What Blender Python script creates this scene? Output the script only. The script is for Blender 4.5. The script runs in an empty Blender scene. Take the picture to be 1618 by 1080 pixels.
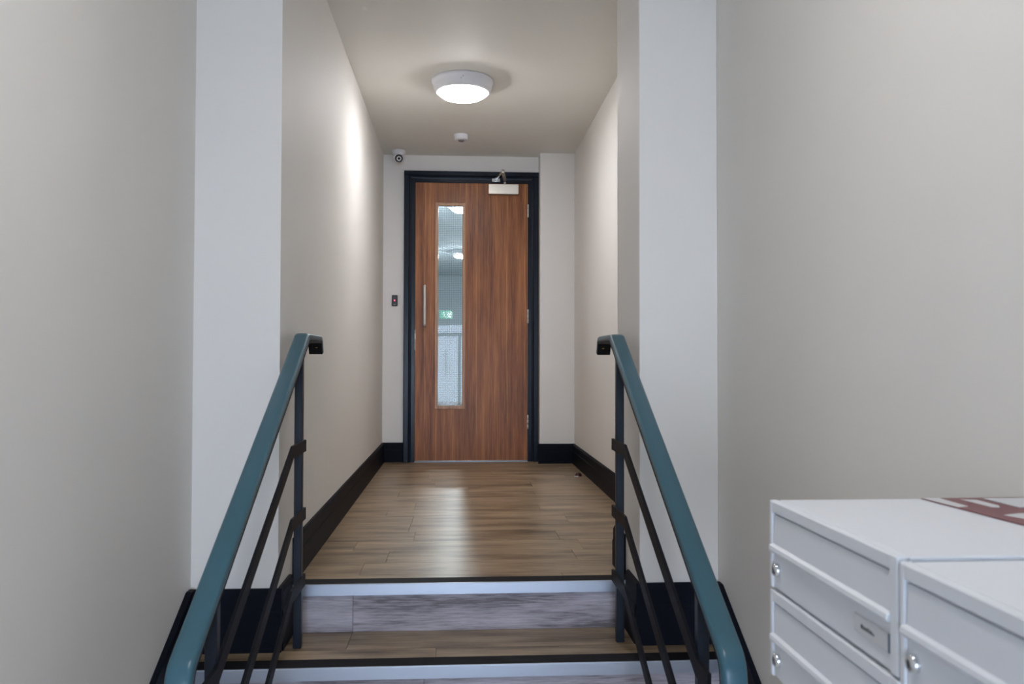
import bpy, bmesh, math, random
from mathutils import Vector, Matrix
random.seed(7)
R = math.radians
SC = bpy.context.scene
COL = SC.collection

# ------------------------------------------------------------------ camera
cam_d = bpy.data.cameras.new('camera')
cam = bpy.data.objects.new('camera', cam_d)
COL.objects.link(cam)
SC.camera = cam
cam_d.sensor_width = 36.0
cam_d.lens = 1319.17 / 1618 * 36.0
cam_d.clip_start = 0.02
cam.location = (0, 0, 1.387)
yaw, pitch, roll = R(3.6037), R(1.2515), R(0.1139)
fw = Vector((math.sin(yaw)*math.cos(pitch), math.cos(yaw)*math.cos(pitch), math.sin(pitch)))
rt = Vector((math.cos(yaw), -math.sin(yaw), 0))
up = rt.cross(fw)
rt2 = rt*math.cos(roll) + up*math.sin(roll)
up2 = -rt*math.sin(roll) + up*math.cos(roll)
cam.rotation_euler = Matrix((rt2, up2, -fw)).transposed().to_euler()
cam_d.dof.use_dof = True
cam_d.dof.focus_distance = 4.6
cam_d.dof.aperture_fstop = 8.0

# ------------------------------------------------------------------ world, exposure
SC.view_settings.view_transform = 'Standard'
SC.view_settings.look = 'None'
SC.view_settings.gamma = 1.0
SC.view_settings.use_curve_mapping = False
SC.view_settings.exposure = 1.0
W = bpy.data.worlds.new('overcast_sky'); SC.world = W
W.use_nodes = True
wn, wl = W.node_tree.nodes, W.node_tree.links
wn.clear()
wo = wn.new('ShaderNodeOutputWorld'); wb = wn.new('ShaderNodeBackground')
wt = wn.new('ShaderNodeTexCoord'); ws = wn.new('ShaderNodeSeparateXYZ'); wr = wn.new('ShaderNodeValToRGB')
wl.new(wt.outputs['Generated'], ws.inputs[0]); wl.new(ws.outputs['Z'], wr.inputs[0])
wr.color_ramp.elements[0].position = 0.0; wr.color_ramp.elements[0].color = (0.71, 0.78, 1.0, 1)
wr.color_ramp.elements[1].position = 0.8; wr.color_ramp.elements[1].color = (0.55, 0.67, 1.0, 1)
wl.new(wr.outputs[0], wb.inputs[0]); wb.inputs[1].default_value = 11.5
wl.new(wb.outputs[0], wo.inputs[0])

LAMP_STRENGTH = 35.0          # emission of a round ceiling lamp's diffuser
LOBBY_STRENGTH = 30.0
# daylight portal in the glazed entrance behind the camera
pd = bpy.data.lights.new('daylight_portal', 'AREA'); pd.shape = 'RECTANGLE'; pd.size = 1.30; pd.size_y = 2.1
pd.cycles.is_portal = True
po = bpy.data.objects.new('daylight_portal', pd); COL.objects.link(po)
po.location = (0, -4.12, 1.08); po.rotation_euler = (R(90), 0, 0)

# ------------------------------------------------------------------ helpers
def link(name, me, mat=None, parent=None, loc=None):
    o = bpy.data.objects.new(name, me); COL.objects.link(o)
    if mat is not None:
        for m in (mat if isinstance(mat, (list, tuple)) else [mat]): me.materials.append(m)
    if parent is not None: o.parent = parent
    if loc is not None: o.location = loc
    return o

def tag(o, label=None, cat=None, group=None, kind=None):
    if label: o['label'] = label
    if cat: o['category'] = cat
    if group: o['group'] = group
    if kind: o['kind'] = kind
    return o

def empty(name, loc, label=None, cat=None, group=None, kind=None):
    o = bpy.data.objects.new(name, None); COL.objects.link(o)
    o.location = loc; o.empty_display_size = 0.05
    return tag(o, label, cat, group, kind)

class MB:
    """collects shapes in WORLD coordinates, builds one mesh object"""
    def __init__(s): s.bm = bmesh.new()
    def box(s, x0, x1, y0, y1, z0, z1, bev=0, seg=1, mi=0):
        r = bmesh.ops.create_cube(s.bm, size=1.0)
        vs = r['verts']
        for v in vs:
            v.co = Vector(((x0+x1)/2 + v.co.x*(x1-x0), (y0+y1)/2 + v.co.y*(y1-y0), (z0+z1)/2 + v.co.z*(z1-z0)))
        fs = set(f for v in vs for f in v.link_faces)
        for f in fs: f.material_index = mi
        if bev:
            es = list(set(e for v in vs for e in v.link_edges))
            bmesh.ops.bevel(s.bm, geom=es, offset=bev, segments=seg, profile=0.5, affect='EDGES')
        return s
    def prism(s, pts, axis, a, b, bev=0):
        """polygon pts (2-D) extruded along axis from a to b; x:(y,z) y:(x,z) z:(x,y)"""
        def mk(p, t):
            return {'x': (t, p[0], p[1]), 'y': (p[0], t, p[1]), 'z': (p[0], p[1], t)}[axis]
        v0 = [s.bm.verts.new(mk(p, a)) for p in pts]; v1 = [s.bm.verts.new(mk(p, b)) for p in pts]
        n = len(pts)
        fs = [s.bm.faces.new(v0), s.bm.faces.new(list(reversed(v1)))]
        for i in range(n):
            j = (i+1) % n
            fs.append(s.bm.faces.new((v0[j], v0[i], v1[i], v1[j])))
        bmesh.ops.recalc_face_normals(s.bm, faces=fs)
        if bev:
            es = list(set(e for f in fs[:2] for e in f.edges))
            bmesh.ops.bevel(s.bm, geom=es, offset=bev, segments=1, affect='EDGES')
        return s
    def lathe(s, prof, seg=48, M=None, smooth=True):
        """prof: (r, z) list, turned about Z then placed by M"""
        M = M or Matrix()
        rings = []
        for r, z in prof:
            if r < 1e-6: rings.append([s.bm.verts.new(M @ Vector((0, 0, z)))])
            else: rings.append([s.bm.verts.new(M @ Vector((r*math.cos(2*math.pi*k/seg), r*math.sin(2*math.pi*k/seg), z))) for k in range(seg)])
        fs = []
        for a, b in zip(rings, rings[1:]):
            for k in range(seg):
                k2 = (k+1) % seg
                if len(a) == 1 and len(b) == 1: continue
                if len(a) == 1: fs.append(s.bm.faces.new((a[0], b[k], b[k2])))
                elif len(b) == 1: fs.append(s.bm.faces.new((a[k], a[k2], b[0])))
                else: fs.append(s.bm.faces.new((a[k], a[k2], b[k2], b[k])))
        for f in fs: f.smooth = smooth
        bmesh.ops.recalc_face_normals(s.bm, faces=fs)
        return s
    def sweep(s, path, prof, x0, smooth=True):
        """path in the (y,z) plane at x=x0, prof list of (x, n): n along the path normal"""
        rings = []
        n = len(path)
        for i, (y, z) in enumerate(path):
            a = path[max(i-1, 0)]; b = path[min(i+1, n-1)]
            t = Vector((b[0]-a[0], b[1]-a[1])).normalized()
            nv = Vector((-t.y, t.x))
            # miter
            if 0 < i < n-1:
                t0 = Vector((y-a[0], z-a[1])).normalized(); t1 = Vector((b[0]-y, b[1]-z)).normalized()
                n0 = Vector((-t0.y, t0.x)); n1 = Vector((-t1.y, t1.x))
                nv = (n0+n1).normalized(); k = 1/max(0.3, nv.dot(n0))
            else: k = 1
            rings.append([s.bm.verts.new((x0+px, y+nv.x*pn*k, z+nv.y*pn*k)) for px, pn in prof])
        m = len(prof); fs = []
        for a, b in zip(rings, rings[1:]):
            for k in range(m):
                k2 = (k+1) % m
                f = s.bm.faces.new((a[k], a[k2], b[k2], b[k])); f.smooth = smooth; fs.append(f)
        fs.append(s.bm.faces.new(rings[0])); fs.append(s.bm.faces.new(list(reversed(rings[-1]))))
        bmesh.ops.recalc_face_normals(s.bm, faces=fs)
        return s
    def build(s, name, mat, parent=None, origin=None, sharp=None):
        """mesh is stored relative to `origin` (world); parents are unrotated empties or meshes at known places"""
        me = bpy.data.meshes.new(name)
        if origin is None:
            xs = [v.co for v in s.bm.verts]
            origin = Vector((sum(c.x for c in xs)/len(xs), sum(c.y for c in xs)/len(xs), min(c.z for c in xs)))
        origin = Vector(origin)
        bmesh.ops.translate(s.bm, verts=s.bm.verts, vec=-origin)
        s.bm.to_mesh(me); s.bm.free()
        o = link(name, me, mat, parent)
        o.location = origin - (world_of(parent) if parent is not None else Vector())
        return o

def world_of(o):
    p = Vector()
    while o is not None:
        p += o.location; o = o.parent
    return p

def fillet(pts, rad, seg=8):
    """2-D polyline with rounded corners; rad per inner corner"""
    out = [pts[0]]
    for i in range(1, len(pts)-1):
        p, a, b = Vector(pts[i]), Vector(pts[i-1]), Vector(pts[i+1])
        r = rad[i-1]
        u, v = (a-p).normalized(), (b-p).normalized()
        ang = u.angle(v)
        d = r / math.tan(ang/2)
        d = min(d, (a-p).length*0.49, (b-p).length*0.49)
        s_, e_ = p+u*d, p+v*d
        for k in range(seg+1):
            t = k/seg
            q = s_*(1-t)**2 + p*2*t*(1-t) + e_*t*t
            out.append((q.x, q.y))
    out.append(pts[-1])
    return out

# ------------------------------------------------------------------ materials
def srgb(r, g, b):
    f = lambda c: (c/255/12.92) if c/255 <= 0.04045 else ((c/255+0.055)/1.055)**2.4
    return (f(r), f(g), f(b), 1)

def newmat(name, col=(0.5, 0.5, 0.5, 1), rough=0.5, metal=0.0, spec=0.5, **kw):
    m = bpy.data.materials.new(name); m.use_nodes = True
    n, l = m.node_tree.nodes, m.node_tree.links
    b = n['Principled BSDF']
    b.inputs['Base Color'].default_value = col
    b.inputs['Roughness'].default_value = rough
    b.inputs['Metallic'].default_value = metal
    b.inputs['Specular IOR Level'].default_value = spec
    for k, v in kw.items(): b.inputs[k].default_value = v
    return m, n, l, b

def noise(n, l, scale, detail=4, vec=None, rough=0.55, coord='Object', sc=(1, 1, 1)):
    t = n.new('ShaderNodeTexCoord'); mp = n.new('ShaderNodeMapping'); x = n.new('ShaderNodeTexNoise')
    l.new(t.outputs[coord] if vec is None else vec, mp.inputs[0]); mp.inputs['Scale'].default_value = sc
    l.new(mp.outputs[0], x.inputs['Vector'])
    x.inputs['Scale'].default_value = scale; x.inputs['Detail'].default_value = detail; x.inputs['Roughness'].default_value = rough
    return x

def ramp(n, l, src, stops):
    r = n.new('ShaderNodeValToRGB'); e = r.color_ramp.elements
    while len(e) < len(stops): e.new(0.5)
    for el, (p, c) in zip(e, stops): el.position = p; el.color = c
    l.new(src, r.inputs[0]); return r

def bump(n, l, b, src, strength, dist=0.002):
    bp = n.new('ShaderNodeBump'); bp.inputs['Strength'].default_value = strength; bp.inputs['Distance'].default_value = dist
    l.new(src, bp.inputs['Height']); l.new(bp.outputs[0], b.inputs['Normal']); return bp

def paint(name, c1, c2, rough=0.55, bstr=0.25, spec=0.25):
    m, n, l, b = newmat(name, c1, rough, spec=spec)
    x = noise(n, l, 2.2, 4)
    r = ramp(n, l, x.outputs['Fac'], [(0.3, c1), (0.75, c2)]); l.new(r.outputs[0], b.inputs['Base Color'])
    y = noise(n, l, 260, 2)
    bump(n, l, b, y.outputs['Fac'], bstr, 0.0006)
    return m

M_beyond = paint('cool_grey_wall_paint', srgb(212, 222, 228), srgb(208, 218, 224), 0.9)
M_wall = paint('cream_wall_paint', srgb(235, 232, 227), srgb(232, 229, 224), 0.62)
M_ceil = paint('ceiling_paint', srgb(237, 235, 228), srgb(234, 232, 225), 0.6)
M_trim = paint('navy_gloss_trim', srgb(18, 22, 33), srgb(15, 19, 28), 0.5, 0.15, 0.08)
M_frame = paint('navy_gloss_door_frame', srgb(25, 35, 48), srgb(21, 28, 40), 0.2, 0.15)

def wood_plank(name, stops, grain_axis='x', rough=0.38, scale=1.0, coarse=1.0):
    """long fibres along one axis; each plank shifts its pattern with its object's random number"""
    m, n, l, b = newmat(name, stops[0][1], rough, spec=0.45)
    tc = n.new('ShaderNodeTexCoord'); oi = n.new('ShaderNodeObjectInfo')
    mul = n.new('ShaderNodeMath'); mul.operation = 'MULTIPLY'; mul.inputs[1].default_value = 37.0
    l.new(oi.outputs['Random'], mul.inputs[0])
    cb = n.new('ShaderNodeCombineXYZ'); l.new(mul.outputs[0], cb.inputs[0]); l.new(mul.outputs[0], cb.inputs[1]); l.new(mul.outputs[0], cb.inputs[2])
    add = n.new('ShaderNodeVectorMath'); add.operation = 'ADD'
    l.new(tc.outputs['Object'], add.inputs[0]); l.new(cb.outputs[0], add.inputs[1])
    sc = {'x': (1, 14, 14), 'z': (14, 14, 1)}[grain_axis]
    fine = noise(n, l, 5.0*scale, 8, add.outputs[0], 0.65, sc=sc)
    sc2 = {'x': (1, 6, 6), 'z': (9, 9, 0.55)}[grain_axis]
    big = noise(n, l, 2.2*coarse, 3, add.outputs[0], 0.5, sc=sc2)
    mx = n.new('ShaderNodeMath'); mx.operation = 'MULTIPLY_ADD'; mx.inputs[1].default_value = 0.55
    hv = n.new('ShaderNodeMath'); hv.operation = 'MULTIPLY'; hv.inputs[1].default_value = 0.45
    l.new(fine.outputs['Fac'], hv.inputs[0]); l.new(big.outputs['Fac'], mx.inputs[0]); l.new(hv.outputs[0], mx.inputs[2])
    r = ramp(n, l, mx.outputs[0], stops)
    # slight tone shift per plank
    hs = n.new('ShaderNodeHueSaturation'); mr = n.new('ShaderNodeMapRange')
    mr.inputs['To Min'].default_value = 0.93; mr.inputs['To Max'].default_value = 1.07
    l.new(oi.outputs['Random'], mr.inputs[0]); l.new(mr.outputs[0], hs.inputs['Value'])
    l.new(r.outputs[0], hs.inputs['Color']); l.new(hs.outputs[0], b.inputs['Base Color'])
    bump(n, l, b, fine.outputs['Fac'], 0.12, 0.001)
    return m

M_floor = wood_plank('grey_brown_vinyl_plank', [(0.36, srgb(90, 75, 57)), (0.46, srgb(134, 115, 91)), (0.55, srgb(162, 141, 114)), (0.66, srgb(182, 162, 134))], 'x', 0.33, 1.5)
M_riser = wood_plank('daylight_tinted_riser', [(0.36, srgb(104, 98, 102)), (0.46, srgb(158, 151, 158)), (0.56, srgb(184, 178, 186)), (0.66, srgb(204, 199, 206))], 'x', 0.4, 2.6)  # lilac cast is bluish daylight put into the riser colour
M_sub = newmat('dark_joint', srgb(40, 35, 30), 0.8)[0]

def door_mat():
    m, n, l, b = newmat('walnut_veneer', srgb(120, 76, 50), 0.36, spec=0.3)
    tc = n.new('ShaderNodeTexCoord'); sx = n.new('ShaderNodeSeparateXYZ'); l.new(tc.outputs['Object'], sx.inputs[0])
    # grain
    fine = noise(n, l, 6.0, 9, None, 0.65, 'Object', (16, 16, 0.7))
    big = noise(n, l, 2.6, 4, None, 0.5, 'Object', (7, 7, 0.35))
    mx = n.new('ShaderNodeMath'); mx.operation = 'MULTIPLY_ADD'; mx.inputs[1].default_value = 0.5
    hv = n.new('ShaderNodeMath'); hv.operation = 'MULTIPLY'; hv.inputs[1].default_value = 0.5
    l.new(fine.outputs['Fac'], hv.inputs[0]); l.new(big.outputs['Fac'], mx.inputs[0]); l.new(hv.outputs[0], mx.inputs[2])
    r = ramp(n, l, mx.outputs[0], [(0.34, srgb(90, 50, 27)), (0.45, srgb(132, 78, 42)), (0.55, srgb(162, 101, 57)), (0.68, srgb(190, 124, 72))])
    # pale sapwood streaks: thin lines at fixed widths across the leaf, broken up along the height
    wob = noise(n, l, 1.2, 2, None, 0.5, 'Object', (1, 1, 0.6))
    wm = n.new('ShaderNodeMath'); wm.operation = 'MULTIPLY_ADD'; wm.inputs[1].default_value = 0.03
    l.new(wob.outputs['Fac'], wm.inputs[0]); l.new(sx.outputs['X'], wm.inputs[2])
    prev = None
    for xs, wd, st in [(-0.345, 0.004, .55), (-0.262, 0.0035, .8), (-0.205, 0.003, .45), (-0.135, 0.003, .5), (-0.045, 0.003, .35), (0.035, 0.0035, .8), (0.075, .002, .3), (0.125, 0.0025, .35), (0.205, 0.002, .3), (0.262, 0.0035, .9), (0.33, 0.002, .35), (0.395, .005, .6)]:
        s1 = n.new('ShaderNodeMath'); s1.operation = 'SUBTRACT'; s1.inputs[1].default_value = xs+0.015; l.new(wm.outputs[0], s1.inputs[0])
        s2 = n.new('ShaderNodeMath'); s2.operation = 'ABSOLUTE'; l.new(s1.outputs[0], s2.inputs[0])
        s3 = n.new('ShaderNodeMapRange'); s3.inputs['From Min'].default_value = 0; s3.inputs['From Max'].default_value = wd*1.5
        s3.inputs['To Min'].default_value = st; s3.inputs['To Max'].default_value = 0; l.new(s2.outputs[0], s3.inputs[0])
        if prev is None: prev = s3.outputs[0]
        else:
            s4 = n.new('ShaderNodeMath'); s4.operation = 'MAXIMUM'; l.new(prev, s4.inputs[0]); l.new(s3.outputs[0], s4.inputs[1]); prev = s4.outputs[0]
    brk = noise(n, l, 3.0, 2, None, 0.5, 'Object', (5, 5, 0.9))
    br = ramp(n, l, brk.outputs['Fac'], [(0.38, (0.1, 0.1, 0.1, 1)), (0.6, (1, 1, 1, 1))])
    mm = n.new('ShaderNodeMath'); mm.operation = 'MULTIPLY'; l.new(prev, mm.inputs[0]); l.new(br.outputs[0], mm.inputs[1])
    mix = n.new('ShaderNodeMixRGB'); l.new(mm.outputs[0], mix.inputs[0]); l.new(r.outputs[0], mix.inputs[1]); mix.inputs[2].default_value = srgb(212, 150, 92)
    l.new(mix.outputs[0], b.inputs['Base Color'])
    bump(n, l, b, fine.outputs['Fac'], 0.06, 0.0006)
    return m
M_door = door_mat()
M_bead = wood_plank('walnut_glazing_bead', [(0.35, srgb(150, 104, 72)), (0.5, srgb(184, 136, 98)), (0.65, srgb(206, 160, 118))], 'z', 0.35)
M_edge = newmat('oak_lipping', srgb(170, 112, 58), 0.45)[0]

def metal(name, col, rough, sc=(1, 60, 60), var=0.12):
    m, n, l, b = newmat(name, col, rough, 1.0)
    x = noise(n, l, 8, 4, sc=sc)
    mr = n.new('ShaderNodeMapRange'); mr.inputs['To Min'].default_value = max(0.03, rough-var); mr.inputs['To Max'].default_value = rough+var
    l.new(x.outputs['Fac'], mr.inputs[0]); l.new(mr.outputs[0], b.inputs['Roughness'])
    return m
M_alu = metal('aluminium_nosing', srgb(176, 182, 192), 0.36)
M_arm = metal('dark_nickel_arm', srgb(150, 140, 124), 0.35)  # darker metal than the closer body
M_hinge = newmat('satin_hinge', srgb(214, 211, 204), 0.4, 0.35)[0]
M_satin = metal('satin_nickel', srgb(205, 200, 188), 0.35)
M_chrome = metal('chrome', srgb(225, 228, 232), 0.08, (1, 1, 1), 0.02)
M_brass = metal('brass_screw', srgb(190, 165, 90), 0.3, (1, 1, 1))

def matte(name, col, rough, spec=0.5, sc=120, st=0.08, var=0.06):
    m, n, l, b = newmat(name, col, rough, spec=spec)
    x = noise(n, l, 6, 4)
    c2 = tuple(c*(1-var) for c in col[:3])+(1,)
    r = ramp(n, l, x.outputs['Fac'], [(0.35, col), (0.7, c2)]); l.new(r.outputs[0], b.inputs['Base Color'])
    y = noise(n, l, sc, 2); bump(n, l, b, y.outputs['Fac'], st, 0.0004)
    return m
M_steel = matte('dark_painted_steel', srgb(16, 18, 26), 0.5, 0.15, var=0.15)
M_post = matte('navy_painted_steel', srgb(16, 28, 44), 0.34, 0.35, var=0.1)
M_teal = matte('teal_handrail_cap', srgb(60, 98, 112), 0.3, spec=0.38, sc=600, st=0.25)
M_core = matte('black_handrail_core', srgb(12, 12, 16), 0.6, 0.25)
M_insert = matte('black_grip_strip', srgb(22, 22, 27), 0.75, 0.2, sc=900, st=0.5)
M_white = matte('white_powder_coat', srgb(226, 230, 237), 0.4, sc=500, st=0.1, var=0.01)
M_plastic = matte('white_plastic', srgb(226, 226, 230), 0.4, var=0.01)
M_black = matte('black_plastic', srgb(18, 18, 20), 0.3)
M_mark = newmat('black_print', srgb(60, 72, 76), 0.6)[0]
M_paper = matte('label_paper', srgb(206, 208, 212), 0.6, var=0.02)
M_maroon = matte('maroon_print', srgb(118, 62, 70), 0.4, var=0.08)
M_pgrey = matte('grey_print_line', srgb(130, 130, 132), 0.5)
M_lower = matte('pale_bounce_floor', srgb(214, 211, 204), 0.4)  # unseen lower floor, made pale to bounce lamp light onto walls and ceiling
M_outside = matte('pale_paving', srgb(190, 190, 190), 0.8)

def emis(name, col, strength):
    m = bpy.data.materials.new(name); m.use_nodes = True
    n, l = m.node_tree.nodes, m.node_tree.links
    n.clear(); e = n.new('ShaderNodeEmission'); o = n.new('ShaderNodeOutputMaterial')
    e.inputs[0].default_value = col; e.inputs[1].default_value = strength
    l.new(e.outputs[0], o.inputs[0]); return m
M_lamp = emis('lit_opal_diffuser', (1.0, 0.98, 1.0, 1), LAMP_STRENGTH)
M_lamp2 = emis('lit_opal_diffuser_lobby', (1.0, 0.975, 0.97, 1), LOBBY_STRENGTH)
M_lamp3 = emis('lit_opal_diffuser_back', (0.93, 0.97, 1.0, 1), 150.0)
M_led = emis('red_led', (1.0, 0.03, 0.06, 1), 6.0)
M_green = emis('lit_green_sign', (0.05, 0.8, 0.45, 1), 9.0)
M_signw = emis('lit_white_pictogram', (0.8, 1.0, 0.9, 1), 22.0)

def glass(name, rough=0.0, tint=(0.96, 0.99, 0.99, 1), ior=1.5):
    m = bpy.data.materials.new(name); m.use_nodes = True
    n, l = m.node_tree.nodes, m.node_tree.links
    n.clear(); o = n.new('ShaderNodeOutputMaterial')
    tr = n.new('ShaderNodeBsdfTransparent'); tr.inputs[0].default_value = tint
    gl = n.new('ShaderNodeBsdfGlossy'); gl.inputs['Roughness'].default_value = rough
    fr = n.new('ShaderNodeFresnel'); fr.inputs[0].default_value = ior
    mx = n.new('ShaderNodeMixShader'); l.new(fr.outputs[0], mx.inputs[0]); l.new(tr.outputs[0], mx.inputs[1]); l.new(gl.outputs[0], mx.inputs[2])
    l.new(mx.outputs[0], o.inputs[0]); return m
M_glass = glass('clear_pane', 0.0, (0.93, 0.97, 0.98, 1), 1.24)
M_entry = glass('entrance_pane')

# ------------------------------------------------------------------ dimensions (metres; lower floor z = 0)
ZL = 0.64                    # landing floor
ZC = 2.902                   # ceiling
XL, XR = -0.563, 0.8375      # corridor walls
XS = -0.8295                 # stair-side left wall
XP = 0.580                   # right pier reveal
YP, YQ = 2.664, 3.04         # pier front / back
YD, YB = 6.18, 6.048         # door wall / boxed-in column face
RISE, GO = 0.16, 0.317
YN = 2.822                   # edge of the landing nosing
YE = -4.1                    # entrance wall behind the camera
XE = 0.83

# ------------------------------------------------------------------ structure
def S(name, mb, mat, label=None):
    o = mb.build(name, mat, origin=(0, 0, 0)); o['kind'] = 'structure'
    if label: o['label'] = label
    return o
TH = 0.12
S('wall_left', MB().box(XS-TH, XS, YE-TH, YP, -0.05, ZC), M_wall, 'plain cream wall left of the staircase')
S('wall_corridor_left', MB().box(XS-TH, XL, YP, YD, -0.05, ZC, 0.0), M_wall, 'cream pier and corridor wall left of the wooden door')
S('wall_right', MB().box(XR, XR+TH, YE-TH, YD, -0.05, ZC), M_wall, 'plain cream wall right of the staircase and corridor')
S('wall_pier_right', MB().box(XP, XR, YP, YQ, 0.30, ZC, 0.002), M_wall, 'cream pier standing forward at the top of the stairs on the right')
S('wall_column_right', MB().box(0.5845, XR, YB, YD, ZL-0.1, ZC, 0.002), M_wall, 'boxed-in cream column right of the wooden door')
AX0, AX1, AZ1 = -0.372, 0.548, 2.742     # structural opening
mb = MB(); mb.box(XS-TH, AX0, YD, YD+TH, 0, ZC); mb.box(AX1, XR+TH, YD, YD+TH, 0, ZC); mb.box(AX0, AX1, YD, YD+TH, AZ1, ZC)
S('wall_back', mb, M_wall, 'cream end wall around the wooden door')
S('ceiling', MB().box(XS-TH, XR+TH, YE-TH, YD+TH, ZC, ZC+0.1), M_ceil, 'smooth pale ceiling of corridor and lobby')
S('floor_lower', MB().box(XS-TH, XR+TH, YE-TH, YN-2*GO, -0.1, 0.0), M_lower, 'lower lobby floor in front of the stairs')

# landing floor: slab plus single planks
fl = empty('floor_landing', (0, 4.4, ZL-0.02), 'grey-brown wood-effect landing floor running up to the door', kind='structure')
MB().box(XL, XR, YN+0.076, YD+0.10, ZL-0.14, ZL-0.007).build('screed', M_sub, fl)
ZT = ZL
row_y = [2.8965, 2.94, 3.122, 3.304, 3.486, 3.668, 3.85]
while row_y[-1] < 6.10: row_y.append(round(row_y[-1]+0.182, 4))
row_y[-1] = 6.215
fixed = {0: [0.361], 1: [-0.345], 3: [-0.414, 0.495], 5: [-0.219]}
for i in range(len(row_y)-1):
    cuts = fixed.get(i) or ([random.uniform(XL+0.15, XR-0.15)] if i % 2 else [random.uniform(-0.35, -0.1), random.uniform(0.4, 0.7)])
    xs = [XL+0.002] + sorted(cuts) + [XR-0.002]
    xr = XP-0.001 if row_y[i] < YQ-0.05 else XR-0.002
    xs[-1] = xr; xs = [x for x in xs if x <= xr]
    g = 0.0004
    for a, b in zip(xs, xs[1:]):
        MB().box(a+g, b-g, row_y[i]+g, row_y[i+1]-g, ZT-0.007, ZT, 0.0005).build('plank', M_floor, fl)

# ------------------------------------------------------------------ stairs
st = empty('staircase', (0, 2.2, 0), 'short flight of grey wood-effect stairs with metal-edged black nosings up to the landing', kind='structure')
def nosing(y, z, x0, x1, parent):
    # bright metal angle: 34 mm front, thin top lip, black insert behind it
    prof = [(y, z-0.036), (y, z-0.001), (y+0.001, z+0.0015), (y+0.006, z+0.0015), (y+0.006, z-0.003), (y+0.072, z-0.003), (y+0.072, z-0.007), (y+0.003, z-0.007), (y+0.003, z-0.036)]
    o = MB().prism(prof, 'x', x0, x1).build('nosing', M_alu, parent)
    MB().box(x0, x1, y+0.0062, y+0.074, z-0.003, z+0.0012, 0.0005).build('grip_strip', M_insert, o)
    return o
def riser(y, z0, z1, x0, x1, cuts, parent):
    xs = [x0]+cuts+[x1]
    for a, b in zip(xs, xs[1:]):
        MB().box(a+0.0006, b-0.0006, y, y+0.008, z0, z1, 0.0006).build('riser_board', M_riser, parent)
# solid core of the flight
core = MB()
core.prism([(YN+0.02, 0), (YN+0.02, ZL-0.008), (YN+0.07, ZL-0.008), (YN+0.07, 0)], 'x', XL+0.001, XP-0.001)
for k in (1, 2, 3):
    yk = YN - k*GO
    core.box(XS+0.001, XR-0.001, yk+0.023, YP if k == 1 else yk+GO+0.02, 0, ZL-k*RISE-0.008)
core.box(XL+0.001, XP-0.001, YP, YN+0.02, 0, ZL-RISE-0.008)
core.build('stair_core', M_sub, st)
nosing(YN, ZL, XL+0.001, XP-0.001, st)
riser(YN+0.012, ZL-RISE, ZL-0.03, XL+0.001, XP-0.001, [-0.352, 0.62] [:1], st)
cutsr = [[-0.352], [-0.102], [0.25], [-0.3]]
cutst = [None, [-0.07], [0.2], [-0.25]]
for k in (1, 2, 3):
    yk = YN-k*GO; zk = ZL-k*RISE
    x0, x1 = XS+0.001, XR-0.001
    nosing(yk, zk, x0, x1, st)
    riser(yk+0.012, max(zk-RISE, 0.0), zk-0.03, x0, x1, cutsr[k], st)
    ye = yk+GO+0.011
    ym = YP if k == 1 else yk+0.19
    for (a, b, cuts) in ([(yk+0.0745, ym, cutst[k])] if k == 1 else [(yk+0.0745, ym, cutst[k]), (ym, ye, [0.4])]):
        xs = [x0]+cuts+[x1]
        for p, q in zip(xs, xs[1:]):
            MB().box(p+0.0005, q-0.0005, a+0.0005, b-0.0005, zk-0.007, zk, 0.0005).build('plank', M_floor, st)
    if k == 1:
        for p, q in ((XL+0.001, -0.352), (-0.352, XP-0.001)):
            MB().box(p+0.0005, q-0.0005, YP, YN+0.0115, zk-0.007, zk, 0.0005).build('plank', M_floor, st)

# ------------------------------------------------------------------ baseboards
def skirt_prof(h, t=0.018):
    # (outwards, up)
    return [(0, 0), (t, 0), (t, h*0.62), (t-0.003, h*0.66), (t-0.003, h*0.92), (t-0.009, h), (0, h)]
def skirt(name, a, b, nrm, z, h, label, ext0=0, ext1=0):
    """straight baseboard from a to b (xy) with the wall normal nrm"""
    mbx = MB(); pr = skirt_prof(h)
    d = (Vector(b)-Vector(a)).normalized()
    A = Vector(a)-d*ext0; B = Vector(b)+d*ext1
    r0 = [mbx.bm.verts.new((A.x+nrm[0]*o, A.y+nrm[1]*o, z+u)) for o, u in pr]
    r1 = [mbx.bm.verts.new((B.x+nrm[0]*o, B.y+nrm[1]*o, z+u)) for o, u in pr]
    fs = [mbx.bm.faces.new(r0), mbx.bm.faces.new(list(reversed(r1)))]
    for i in range(len(pr)):
        j = (i+1) % len(pr); fs.append(mbx.bm.faces.new((r0[j], r0[i], r1[i], r1[j])))
    bmesh.ops.recalc_face_normals(mbx.bm, faces=fs)
    return S(name, mbx, M_trim, label)
HB = 0.142
e = 0.0004
skirt('baseboard_corridor_left', (XL-e, YN+0.065), (XL-e, YD), (1, 0), ZL, HB, 'dark baseboard along the corridor wall left of the door')
skirt('baseboard_back_left', (XL, YD+e), (-0.4085, YD+e), (0, -1), ZL, HB, 'short dark baseboard between left wall and door frame')
skirt('baseboard_column', (0.5845, YB+e), (XR, YB+e), (0, -1), ZL, HB, 'dark baseboard across the boxed-in column', ext0=0.012)
skirt('baseboard_corridor_right', (XR+e, YQ), (XR+e, YB), (-1, 0), ZL, HB, 'dark baseboard along the corridor wall right of the door')
skirt('baseboard_pier_reveal', (XP+e, YN+0.065), (XP+e, YQ), (-1, 0), ZL, HB, 'dark baseboard on the corridor side of the right pier', ext1=0.012)
skirt('baseboard_pier_left', (XS, YP+e), (XL, YP+e), (0, -1), ZL-RISE, 0.195, 'dark baseboard across the pier face behind the left railing', ext1=0.014)
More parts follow.
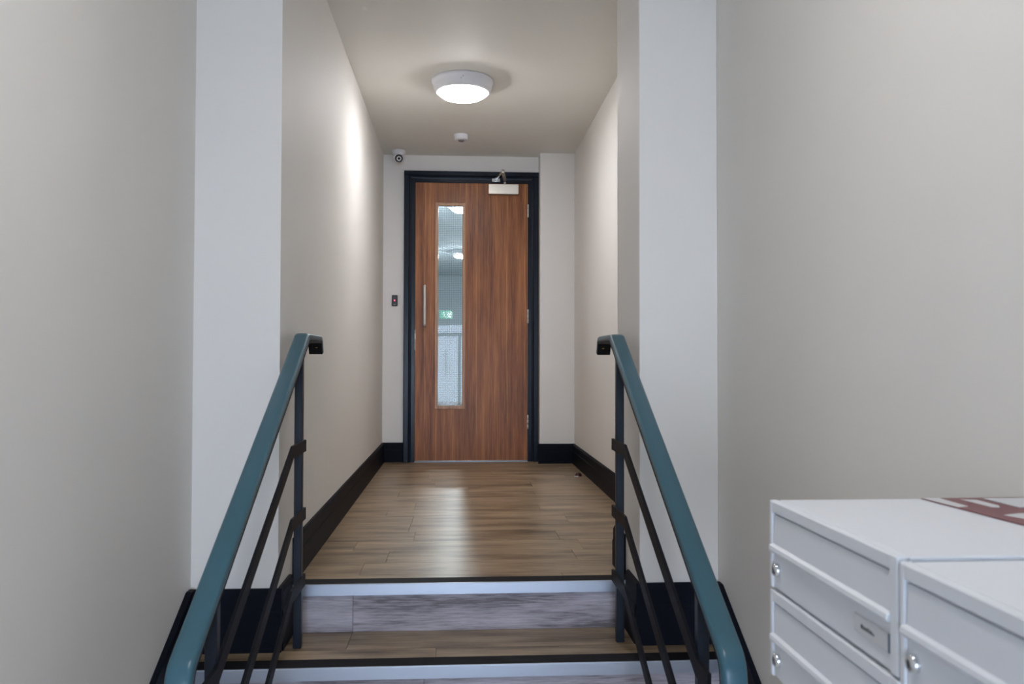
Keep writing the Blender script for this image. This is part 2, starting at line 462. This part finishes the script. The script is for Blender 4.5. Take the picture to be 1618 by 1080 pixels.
skirt('baseboard_pier_right', (XP, YP+e), (XR, YP+e), (0, -1), ZL-RISE, 0.195, 'dark baseboard across the pier face behind the right railing', ext0=0.014)
skirt('baseboard_reveal_left', (XL-e, YP), (XL-e, YN+0.012), (1, 0), ZL-RISE, 0.195, 'dark baseboard beside the top riser on the left')
skirt('baseboard_reveal_right', (XP+e, YP), (XP+e, YN+0.012), (-1, 0), ZL-RISE, 0.195, 'dark baseboard beside the top riser on the right')
def rake(name, xa, xb, label):
    zt = lambda y: min(0.680, 0.674+(y-2.605)*0.545)
    y_end = 1.62
    m = MB()
    yr = y_end
    pts = [(YP-0.018, zt(YP-0.018)), (2.616, zt(2.616)), (yr, zt(yr)), (yr-0.15, 0.14), (yr-0.15, 0.0)]
    for k in (3, 2, 1):
        yk = YN-k*GO; zk = ZL-k*RISE
        pts += [(yk-0.001, zk-RISE+0.001 if k < 3 else 0.0), (yk-0.001, zk+0.002)]
    pts += [(YP-0.018, ZL-RISE+0.002)]
    m.prism(pts, 'x', xa, xb, 0.003)
    return S(name, m, M_trim, label)
rake('baseboard_stair_left', XS-e, XS+0.018, 'dark sloping baseboard down the left stair wall')
rake('baseboard_stair_right', XR-0.018, XR+e, 'dark sloping baseboard down the right stair wall')

# ------------------------------------------------------------------ door
YF = 6.150                      # face of the architrave
LX0, LX1, LZ0, LZ1 = -0.3235, 0.5015, 0.651, 2.6945
YLF = 6.158                     # front of the leaf
d1 = empty('door_1', (0.09, YLF, ZL), 'walnut veneered door with a tall narrow wired glass panel', kind='structure')
# architrave: left, head, right with moulded face
def arch_leg(x_out, x_in, parent):
    s = 1 if x_in > x_out else -1
    P = [(x_out, YD+0.001), (x_out, YF-0.004), (x_out+s*0.004, YF-0.008), (x_out+s*0.034, YF-0.008), (x_out+s*0.039, YF+0.000), (x_out+s*0.047, YF+0.003), (x_in, YF+0.006), (x_in, YD+0.001)]
    return MB().prism(P, 'z', ZL, 2.7785).build('architrave', M_frame, parent)
arch_leg(-0.4085, -0.3530, d1)
arch_leg(0.5840, 0.5310, d1)
ZO = 2.7785; ZI = 2.722
P = [(YD+0.001, ZO), (YF-0.010, ZO), (YF-0.012, ZO-0.004), (YF-0.012, ZO-0.030), (YF-0.002, ZO-0.036), (YF+0.003, ZO-0.046), (YF+0.006, ZI), (YD+0.001, ZI)]
MB().prism(P, 'x', -0.4095, 0.5845).build('architrave', M_frame, d1)
# lining and stop
MB().box(-0.3720, -0.3275, YF+0.012, YD+TH, ZL, 2.742, 0.001).box(-0.3275, -0.3155, YLF+0.052, YD+TH, ZL, 2.70).build('door_lining', M_frame, d1)
MB().box(0.5050, 0.5480, YF+0.012, YD+TH, ZL, 2.742, 0.001).box(0.4930, 0.5050, YLF+0.052, YD+TH, ZL, 2.70).build('door_lining', M_frame, d1)
MB().box(-0.3275, 0.5050, YF+0.012, YD+TH, 2.6985, 2.742, 0.001).box(-0.3155, 0.4930, YLF+0.052, YD+TH, 2.686, 2.6985).build('door_lining', M_frame, d1)
MB().box(-0.3275, 0.505, YLF-0.004, YLF+0.06, ZL, ZL+0.006, 0.002).build('door_gap_light_strip', M_alu, d1)  # pale metal strip added in place of light leaking under the door
# leaf with a hole for the vision panel
GX0, GX1, GZ0, GZ1 = -0.163, 0.024, 1.046, 2.531
m = MB()
TL = 0.044
m.box(LX0, GX0, YLF, YLF+TL, LZ0, LZ1); m.box(GX1, LX1, YLF, YLF+TL, LZ0, LZ1)
m.box(GX0, GX1, YLF, YLF+TL, LZ0, GZ0); m.box(GX0, GX1, YLF, YLF+TL, GZ1, LZ1)
bmesh.ops.remove_doubles(m.bm, verts=m.bm.verts, dist=1e-5)
leaf = m.build('door_leaf', M_door, d1, origin=((LX0+LX1)/2, YLF, LZ0))
MB().box(LX0-0.0015, LX0+0.0015, YLF-0.0005, YLF+TL, LZ0, LZ1).box(LX1-0.0015, LX1+0.0015, YLF-0.0005, YLF+TL, LZ0, LZ1).build('lipping', M_edge, leaf)
bw = 0.017
m = MB()
bx0, bx1, bz0, bz1 = -0.1815, 0.0425, 1.0275, 2.5475
bi0, bi1, bj0, bj1 = -0.1585, 0.0205, 1.052, 2.526
m.box(bx0, bi0, YLF-0.007, YLF+0.014, bz0, bz1, 0.003); m.box(bi1, bx1, YLF-0.007, YLF+0.014, bz0, bz1, 0.003)
m.box(bi0-0.002, bi1+0.002, YLF-0.0065, YLF+0.014, bj1, bz1, 0.003); m.box(bi0-0.002, bi1+0.002, YLF-0.0065, YLF+0.014, bz0, bj0, 0.003)
m.build('glazing_bead', M_bead, leaf)
MB().box(bi0, bi1, YLF+0.018, YLF+0.024, bj0, bj1).build('glass_pane', M_glass, leaf)
m = MB()
z = bj0+0.004
while z < bj1:
    m.box(bi0, bi1, YLF+0.0206, YLF+0.0214, z-0.0007, z+0.0007); z += 0.0132
x = bi0+0.006
while x < bi1:
    m.box(x-0.0007, x+0.0007, YLF+0.0206, YLF+0.0214, bj0, bj1); x += 0.0132
w_ = m.build('wire_mesh', newmat('fine_wire', srgb(105, 112, 118), 0.5)[0], leaf); w_['kind'] = 'stuff'
# pull handle
hx, hy = -0.2535, YLF-0.052
path = fillet([(YLF, 1.640), (hy, 1.640), (hy, 1.930), (YLF, 1.930)], [0.018, 0.018])
cir = [(0.0095*math.cos(a*math.pi/6), 0.0095*math.sin(a*math.pi/6)) for a in range(12)]
MB().sweep(path, cir, hx).build('pull_handle', M_hinge, leaf)
# hinges
for za, zb in ((2.447, 2.543), (1.660, 1.763), (0.880, 0.985)):
    h = MB()
    h.box(0.5022, 0.5070, YLF-0.006, YLF+0.012, za, zb, 0.001)
    for k in range(3):
        hh = (zb-za)/3
        h.lathe([(0, za+k*hh+0.001), (0.0062, za+k*hh+0.001), (0.0062, za+(k+1)*hh-0.001), (0, za+(k+1)*hh-0.001)], 12, Matrix.Translation((0.5045, YLF-0.006, 0)))
    h.build('hinge', M_hinge, d1)
MB().box(-0.3272, -0.3238, YLF-0.004, YLF+0.004, 1.46, 1.61, 0.0008).box(-0.3285, -0.3215, YLF-0.0062, YLF+0.004, 1.54, 1.585, 0.001).build('lock_plate', M_hinge, d1)
# closer
cl = MB().box(0.209, 0.432, YLF-0.052, YLF, 2.608, 2.682, 0.003, 2).build('door_closer', M_satin, leaf)
def bar3(a, b, w, h, name, mat, parent):
    a, b = Vector(a), Vector(b); t = (b-a).normalized(); s = t.cross(Vector((0, 0, 1))).normalized(); u = s.cross(t)
    m = MB(); vs = []
    for p in (a, b):
        for i, j in ((-1, -1), (1, -1), (1, 1), (-1, 1)): vs.append(m.bm.verts.new(p+s*w/2*i+u*h/2*j))
    for f in ((0, 1, 2, 3), (7, 6, 5, 4), (0, 4, 5, 1), (1, 5, 6, 2), (2, 6, 7, 3), (3, 7, 4, 0)): m.bm.faces.new([vs[k] for k in f])
    bmesh.ops.recalc_face_normals(m.bm, faces=m.bm.faces)
    bmesh.ops.bevel(m.bm, geom=list(m.bm.edges), offset=min(w, h)*0.2, segments=1, affect='EDGES')
    return m.build(name, mat, parent)
zc = 2.712
MB().lathe([(0, 2.682), (0.012, 2.682), (0.012, 2.700), (0.009, 2.704), (0.009, 2.722), (0, 2.722)], 20, Matrix.Translation((0.331, YLF-0.026, 0))).build('closer_spindle', M_chrome, d1)
bar3((0.331, YLF-0.03, zc), (0.303, 5.862, zc+0.004), 0.024, 0.007, 'closer_arm', M_arm, d1)
bar3((0.303, 5.862, zc+0.013), (0.266, 6.118, zc+0.010), 0.017, 0.008, 'closer_arm', M_arm, d1)
MB().lathe([(0, 2.705), (0.011, 2.705), (0.011, 2.732), (0, 2.732)], 16, Matrix.Translation((0.303, 5.866, 0))).build('arm_pivot', M_chrome, d1)
MB().box(0.236, 0.296, YF-0.020, YF-0.010, zc-0.010, zc+0.016, 0.002).box(0.256, 0.276, YF-0.042, YF-0.015, zc-0.006, zc+0.018, 0.002).build('frame_bracket', M_chrome, d1)

# ------------------------------------------------------------------ railings
ZR = lambda y: 1.455 - 0.548*(2.70-y)         # top of the handrail on the slope
def capprof(w, t):
    pts = []
    for k in range(0, 13):
        a = math.pi*k/12
        # domed superellipse-like top
        c, s = math.cos(a), math.sin(a)
        px = w/2*(abs(c)**0.55)*(1 if c > 0 else -1); pn = t*(abs(s)**0.6)
        pts.append((px, pn - t))
    pts.append((-w/2+0.001, -t-0.006)); pts.append((-w/2+0.006, -t-0.008)); pts.append((w/2-0.006, -t-0.008)); pts.append((w/2-0.001, -t-0.006))
    return pts
def railing(side, xc, label, xbar):
    sg = -1 if side == 'L' else 1
    r = empty('stair_railing', (xc, 2.69, ZL-RISE), label, 'railing', 'railings either side of the stairs')
    P0 = 0.0125
    # handrail path: drop at the lower end, slope, level, drop at the upper end
    y_lo, y_hi = 1.560, 2.735
    pts = [(y_lo-0.035, 0.60), (y_lo-0.005, ZR(y_lo)-0.004), (y_hi, ZR(y_hi)), (2.990, ZR(y_hi)), (3.018, ZR(y_hi)-0.054)]
    path = fillet(pts, [0.07, 0.06, 0.035], 10)
    MB().sweep(path, capprof(0.050, 0.015), xc).build('handrail', M_teal, r)
    # dark flat core under the cap
    def off(pa, d):
        out = []
        for i, (y, z) in enumerate(pa):
            a = pa[max(i-1, 0)]; b = pa[min(i+1, len(pa)-1)]
            t = Vector((b[0]-a[0], b[1]-a[1])).normalized()
            out.append((y+t.y*d, z-t.x*d))
        return out
    core_ = off(path, 0.0262)
    rc = MB().sweep(core_, [(-0.0235, -0.003), (0.0235, -0.003), (0.0235, 0.003), (-0.0235, 0.003)], xc, False).build('rail_core', M_core, r)
    MB().lathe([(0, 0), (0.0065, 0), (0.0055, 0.003), (0, 0.0035)], 16, Matrix.Translation((xc-sg*0.004, 2.9825, ZR(y_hi)-0.040)) @ Matrix.Rotation(R(90), 4, 'X')).build('screw', M_brass, rc)
    # posts
    zt1 = ZR(2.69)-0.028
    MB().box(xc-P0, xc+P0, 2.68, 2.705, ZL-RISE, zt1-0.004, 0.0015).build('post', M_post, r)
    MB().box(xc-P0, xc+P0, 1.760, 1.785, 0.0, ZR(1.772)-0.030, 0.0015).build('post', M_post, r)
    # three flat bars, cranked level where they are fixed to the posts
    for z_hi in (1.131, 0.915, 0.704):
        yb, ye = 2.515, 1.745
        sl = 0.485
        zl = z_hi - sl*(yb-ye)
        pth = [(1.665, zl), (ye, zl), (yb, z_hi), (2.725, z_hi)]
        bx = xbar
        MB().sweep(pth, [(-0.004, -0.0365), (0.004, -0.0365), (0.004, 0.0), (-0.004, 0.0)], bx, False).build('rail_bar', M_steel, r)
        rr = r
    return r
railing('L', -0.507, 'left stair railing with teal handrail and three dark sloping bars', -0.4935)
railing('R', 0.5205, 'right stair railing with teal handrail, the one nearer the white letterboxes', 0.504)

# ------------------------------------------------------------------ ceiling lights
def ceiling_light(loc, mat, label, marks=False):
    r = empty('ceiling_light', loc, label, 'ceiling light', 'round white ceiling lights')
    x, y, z = loc
    T = Matrix.Translation(loc)
    MB().lathe([(0, 0), (0.162, 0), (0.166, -0.004), (0.166, -0.016), (0.160, -0.022), (0.158, -0.040), (0.151, -0.062), (0.146, -0.069), (0.138, -0.071), (0.134, -0.064), (0, -0.064)], 64, T).build('lamp_body', M_plastic, r)
    MB().lathe([(0.1325, -0.064), (0.1325, -0.071), (0.126, -0.080), (0.108, -0.092), (0.07, -0.099), (0, -0.101)], 64, T).build('diffuser', mat, r)
    if marks:
        MB().lathe([(0, 0), (0.005, 0), (0.004, 0.003), (0, 0.003)], 12, T @ Matrix.Translation((0.0, -0.1585, -0.030)) @ Matrix.Rotation(R(90), 4, 'X')).lathe([(0, 0), (0.004, 0), (0.003, 0.003), (0, 0.003)], 12, T @ Matrix.Translation((-0.008, -0.158, -0.040)) @ Matrix.Rotation(R(90), 4, 'X')).build('status_led', M_chrome, r)
    return r
ceiling_light((0.013, 4.500, ZC), M_lamp, 'round white lit ceiling light in the corridor in front of the door', True)
ceiling_light((0.05, 1.0, ZC), M_lamp2, 'round white ceiling light over the lower lobby, above the camera')
ceiling_light((0.055, 8.0, ZC), M_lamp3, 'round lit ceiling light behind the door glass, the nearer one')
ceiling_light((0.055, 11.6, ZC), M_lamp3, 'round lit ceiling light behind the door glass, the farther one')

# detector
dt = empty('smoke_detector', (0.008, 5.60, ZC), 'small white round detector on the ceiling before the door', 'smoke detector')
T = Matrix.Translation((0.008, 5.60, ZC))
MB().lathe([(0, 0), (0.050, 0), (0.051, -0.005), (0.047, -0.010), (0.0465, -0.030), (0.040, -0.036), (0.022, -0.037)], 40, T).build('detector_body', M_plastic, dt)
MB().lathe([(0.022, -0.037), (0.020, -0.043), (0.012, -0.047), (0, -0.048)], 32, T).build('sensor_lens', matte('grey_lens', srgb(120, 118, 120), 0.3), dt)

# dome camera
cx, cy = -0.442, 6.045
dm = empty('security_camera', (cx, cy, ZC), 'white dome security camera with dark lens in the ceiling corner left of the door', 'security camera')
T = Matrix.Translation((cx, cy, ZC))
MB().lathe([(0, 0), (0.047, 0), (0.049, -0.004), (0.0475, -0.022), (0.043, -0.036), (0.036, -0.040), (0, -0.040)], 40, T).build('camera_base', M_plastic, dm)
bc = Vector((cx, cy, ZC-0.052))
prof = [(0.0385*math.sin(math.pi*k/20), 0.0385*math.cos(math.pi*k/20)) for k in range(21)]
MB().lathe(prof, 40, Matrix.Translation(bc)).build('camera_ball', M_plastic, dm)
aim = Vector((0.10, -0.9, -0.42)).normalized()
MA = Matrix.Translation(bc) @ aim.to_track_quat('Z', 'Y').to_matrix().to_4x4()
lens = MB().lathe([(0.028, 0.024), (0.0285, 0.034), (0.027, 0.036), (0.025, 0.035), (0, 0.035)], 36, MA).build('lens_face', M_black, dm)
m = MB()
for k in range(10):
    a = 2*math.pi*k/10
    m.lathe([(0.0026, 0), (0.0022, 0.0012), (0, 0.0016)], 8, MA @ Matrix.Translation((0.0185*math.cos(a), 0.0185*math.sin(a), 0.035)))
m.build('infrared_led_ring', M_chrome, lens)
MB().lathe([(0.010, 0.035), (0.009, 0.038), (0.005, 0.040), (0, 0.0405)], 24, MA).build('camera_lens', matte('dark_glass', srgb(6, 10, 18), 0.08), lens)

# access reader
rd = empty('access_reader', (-0.476, YD, 1.823), 'small black access reader with red light on the wall left of the door', 'access reader')
MB().box(-0.497, -0.455, YD-0.016, YD, 1.784, 1.863, 0.004, 2).build('reader_body', M_black, rd)
MB().lathe([(0, 0), (0.0042, 0), (0.0036, 0.0022), (0, 0.003)], 16, Matrix.Translation((-0.4765, YD-0.016, 1.8245)) @ Matrix.Rotation(R(90), 4, 'X')).build('status_light', M_led, rd)
m = MB()
for k in range(3): m.box(-0.484+k*0.0055, -0.4800+k*0.0055, YD-0.0166, YD-0.0158, 1.792, 1.7975)
m.build('reader_mark', M_pgrey, rd)

# scrap on the floor
sc_ = empty('debris_scrap', (0.762, 5.36, ZL), 'small dark red and white scrap on the landing by the right baseboard', 'litter')
m = MB(); m.lathe([(0.022, 0), (0.021, 0.012), (0.012, 0.022), (0, 0.024)], 14, Matrix.Translation((0.770, 5.37, ZL)) @ Matrix.Diagonal((1, 0.7, 1, 1)))
for v in m.bm.verts: v.co += Vector((random.uniform(-.002, .002), random.uniform(-.002, .002), 0))
m.build('scrap_body', matte('dark_red_plastic', srgb(60, 20, 26), 0.3), sc_)
MB().box(0.738, 0.764, 5.335, 5.352, ZL, ZL+0.006, 0.002).build('scrap_flap', M_paper, sc_)

# ------------------------------------------------------------------ letterboxes
BW, BH, BX, BXB = 0.360, 0.1265, 0.4525, XR-0.002
BY0, BZ0 = 1.2000, 1.1845
def letterbox(col, row, label, text=False):
    g = 0.0016
    y1 = BY0-col*BW-g; y0 = BY0-(col+1)*BW+g
    z1 = BZ0-row*BH-(0.0 if row == 0 else g); z0 = BZ0-(row+1)*BH+g
    dz = -0.0035*col
    z1 += dz; z0 += dz
    r = empty('letterbox', ((BX+BXB)/2, (y0+y1)/2, z0), label, 'letterbox', 'white wall-mounted letterboxes')
    # body behind the bezel
    MB().box(BX+0.014, BXB, y0+0.001, y1-0.001, z0+0.001, z1-0.0005, 0.002, 2).build('box_body', M_white, r)
    # front: frame with a recessed flap opening
    U = lambda u: y1-u
    V = lambda v: z1-v
    X0, X1 = BX, BX+0.0125
    m = MB()
    m.box(X0+0.009, X1, y0, y1, z0, z1, 0.0015)
    m.box(X0, X0+0.0095, y0, U(0.3400), z0, z1, 0.002, 2)              # near stile
    m.box(X0, X0+0.0095, U(0.0100), y1, z0, z1, 0.002, 2)              # far stile
    m.box(X0+0.0002, X0+0.0092, U(0.3405), U(0.0095), V(0.0165), z1-0.0001, 0.0015)   # top rail
    m.build('front_frame', M_white, r)
    MB().prism([(X0+0.009, V(0.0190)), (X0+0.0030, V(0.0195)), (X0+0.0012, V(0.062)), (X0+0.009, V(0.0625))], 'y', U(0.3385), U(0.0120), 0.0004).build('letter_flap', M_white, r)
    lip = [(X0+0.008, V(0.0600)), (X0+0.001, V(0.0610)), (X0-0.0030, V(0.0640)), (X0-0.0040, V(0.0690)), (X0-0.0025, V(0.0725)), (X0+0.008, V(0.0740))]
    MB().prism(lip, 'y', U(0.3412), U(0.0060), 0.0015).build('flap_lip', M_white, r)
    XD = X0+0.0040
    dr = MB().box(XD-0.0012, XD+0.0055, U(0.3395), U(0.0105), z0+0.001, V(0.0735), 0.0010).build('door_panel', M_white, r)
    X0 = XD
    # chrome lock
    ML = Matrix.Translation((X0-0.001, U(0.0255), V(0.096))) @ Matrix.Rotation(R(-90), 4, 'Y')
    MB().lathe([(0.0095, 0), (0.0095, 0.004), (0.0085, 0.0060), (0.0070, 0.0072), (0.0035, 0.0080), (0, 0.0080)], 28, ML).build('lock', M_chrome, dr)
    MB().box(X0-0.0094, X0-0.0088, U(0.0262), U(0.0248), V(0.1000), V(0.0920)).build('keyhole', M_black, dr)
    if text:
        # name plate in a slotted holder
        np_ = MB().box(X0-0.0032, X0-0.001, U(0.3370), U(0.2590), V(0.1060), V(0.0850), 0.0008).build('name_plate', M_paper, dr)
        MB().box(X0-0.0040, X0-0.001, U(0.3400), U(0.3370), V(0.1055), V(0.0855)).build('holder_slot', matte('slate_blue_slot', srgb(78, 98, 122), 0.5), dr)
        m = MB(); q = 0.276
        for wd_, hh in ((0.0045, 0.0062), (0.0030, 0.0050), (0.0040, 0.0050), (0.0025, 0.0062), (0.0048, 0.0050), (0.0030, 0.0035)):
            m.box(X0-0.0035, X0-0.0031, U(q+wd_), U(q), V(0.0985), V(0.0985)+hh*0.75); q += wd_+0.0016
        m.build('name_text', M_mark, np_)
    return r
letterbox(0, 0, 'upper white letterbox at the far end of the bank, with a name plate', True)
letterbox(0, 1, 'lower white letterbox directly beneath the one with the name plate')
letterbox(1, 0, 'nearest white letterbox at the bottom right corner of the photo')

# leaflet on top of the far letterbox
zl = BZ0
lf = empty('leaflet', (0.76, 1.08, zl), 'maroon and white printed leaflet lying on top of the far letterbox', 'leaflet')
LT = zl+0.0012
MB().prism([(0.678, 1.192), (0.700, 0.930), (0.832, 0.930), (0.832, 1.192)], 'z', zl, LT, 0.0).build('leaflet_sheet', M_maroon, lf)
def patch(name, pts, mat, z0=LT, z1=LT+0.0003): return MB().prism(pts, 'z', z0, z1).build(name, mat, lf)
patch('printed_panel', [(0.6795, 1.191), (0.6865, 1.115), (0.705, 1.120), (0.705, 1.191)], M_paper)
patch('printed_panel', [(0.730, 1.178), (0.733, 1.112), (0.742, 1.108), (0.752, 1.125), (0.750, 1.172)], M_paper)
patch('printed_panel', [(0.765, 1.186), (0.768, 1.105), (0.832, 1.105), (0.832, 1.186)], M_pgrey)
patch('printed_panel', [(0.7675, 1.183), (0.7705, 1.108), (0.829, 1.108), (0.829, 1.183)], M_paper, LT+0.0003, LT+0.0006)
patch('printed_panel', [(0.712, 1.055), (0.722, 1.030), (0.80, 1.030), (0.80, 1.065), (0.74, 1.066)], M_paper)

# ------------------------------------------------------------------ rooms the door glass and the daylight need
S('wall_beyond_left', MB().box(XS-TH-0.12, XS-TH, YD+TH, 15.0, 0.5, ZC), M_beyond, 'cream wall of the corridor behind the door glass, left')
S('wall_beyond_right', MB().box(1.0, 1.12, YD+TH, 15.0, 0.5, ZC), M_beyond, 'cream wall of the corridor behind the door glass, right')
S('wall_beyond_end', MB().box(XS-TH-0.12, 1.12, 15.0, 15.1, 0.5, ZC), M_beyond, 'far end wall seen through the door glass')
S('ceiling_beyond', MB().box(XS-TH-0.12, 1.12, YD+TH, 15.1, ZC, ZC+0.1), M_beyond, 'ceiling of the corridor behind the door glass')
S('floor_beyond', MB().box(XS-TH-0.12, 1.12, YD+0.10, 15.1, ZL-0.1, ZL-0.001), M_floor, 'floor of the corridor behind the door glass')
# entrance wall behind the camera, with a glazed door and a lit exit sign above it
m = MB(); m.box(XS-TH, -0.66, YE-TH, YE, 0, ZC); m.box(0.66, XR+TH, YE-TH, YE, 0, ZC); m.box(-0.66, 0.66, YE-TH, YE, 2.14, ZC)
S('wall_entrance', m, M_wall, 'wall with the glazed entrance behind the camera')
d2 = empty('door_2', (0, YE-0.06, 0), 'glazed entrance door behind the camera', kind='structure')
m = MB()
for x0, x1, z0, z1 in ((-0.66, -0.60, 0, 2.14), (0.60, 0.66, 0, 2.14), (-0.03, 0.03, 0, 1.86), (-0.60, 0.60, 1.86, 1.92), (-0.60, 0.60, 2.08, 2.14), (-0.60, 0.60, 0, 0.12)):
    m.box(x0, x1, YE-0.09, YE-0.04, z0, z1, 0.003)
m.build('door_frame', M_plastic, d2)
MB().box(-0.275, -0.250, YE-0.02, YE+0.005, 1.10, 1.58, 0.004).box(-0.270, -0.255, YE-0.06, YE-0.01, 1.14, 1.16).box(-0.270, -0.255, YE-0.06, YE-0.01, 1.52, 1.54).build('pull_handle', M_plastic, d2)  # white handle added for the streak it mirrors in the door glass
for x0, x1, z0, z1 in ((-0.60, -0.03, 0.12, 1.86), (0.03, 0.60, 0.12, 1.86), (-0.60, 0.60, 1.92, 2.08)):
    MB().box(x0, x1, YE-0.068, YE-0.062, z0, z1).build('glass_pane', M_entry, d2)
S('floor_outside', MB().box(-6, 6, -14, YE-TH, -0.12, -0.02), M_outside, 'pale paving outside the entrance')
sg_ = empty('exit_sign', (-0.26, YE, 2.20), 'green lit exit sign over the entrance, mirrored in the door glass', 'exit sign')
MB().box(-0.40, -0.12, YE, YE+0.04, 2.19, 2.37, 0.003).build('sign_housing', M_plastic, sg_)
MB().box(-0.39, -0.13, YE+0.04, YE+0.043, 2.20, 2.36).build('sign_face', M_green, sg_)
m = MB()
m.box(-0.24, -0.15, YE+0.043, YE+0.045, 2.215, 2.345)
m.lathe([(0.012, 0), (0.012, 0.002), (0, 0.002)], 16, Matrix.Translation((-0.305, YE+0.045, 2.33)) @ Matrix.Rotation(R(-90), 4, 'X'))
for a, b in (((-0.31, 2.315), (-0.295, 2.27)), ((-0.295, 2.275), (-0.32, 2.225)), ((-0.295, 2.275), (-0.27, 2.225)), ((-0.305, 2.305), (-0.34, 2.285)), ((-0.305, 2.305), (-0.275, 2.29))):
    d = (Vector(b)-Vector(a)).normalized(); nn = Vector((-d.y, d.x))*0.006
    a_, b_ = Vector(a), Vector(b)
    m.prism([tuple(a_+nn), tuple(b_+nn), tuple(b_-nn), tuple(a_-nn)], 'y', YE+0.043, YE+0.045)
m.build('running_figure', M_signw, sg_)
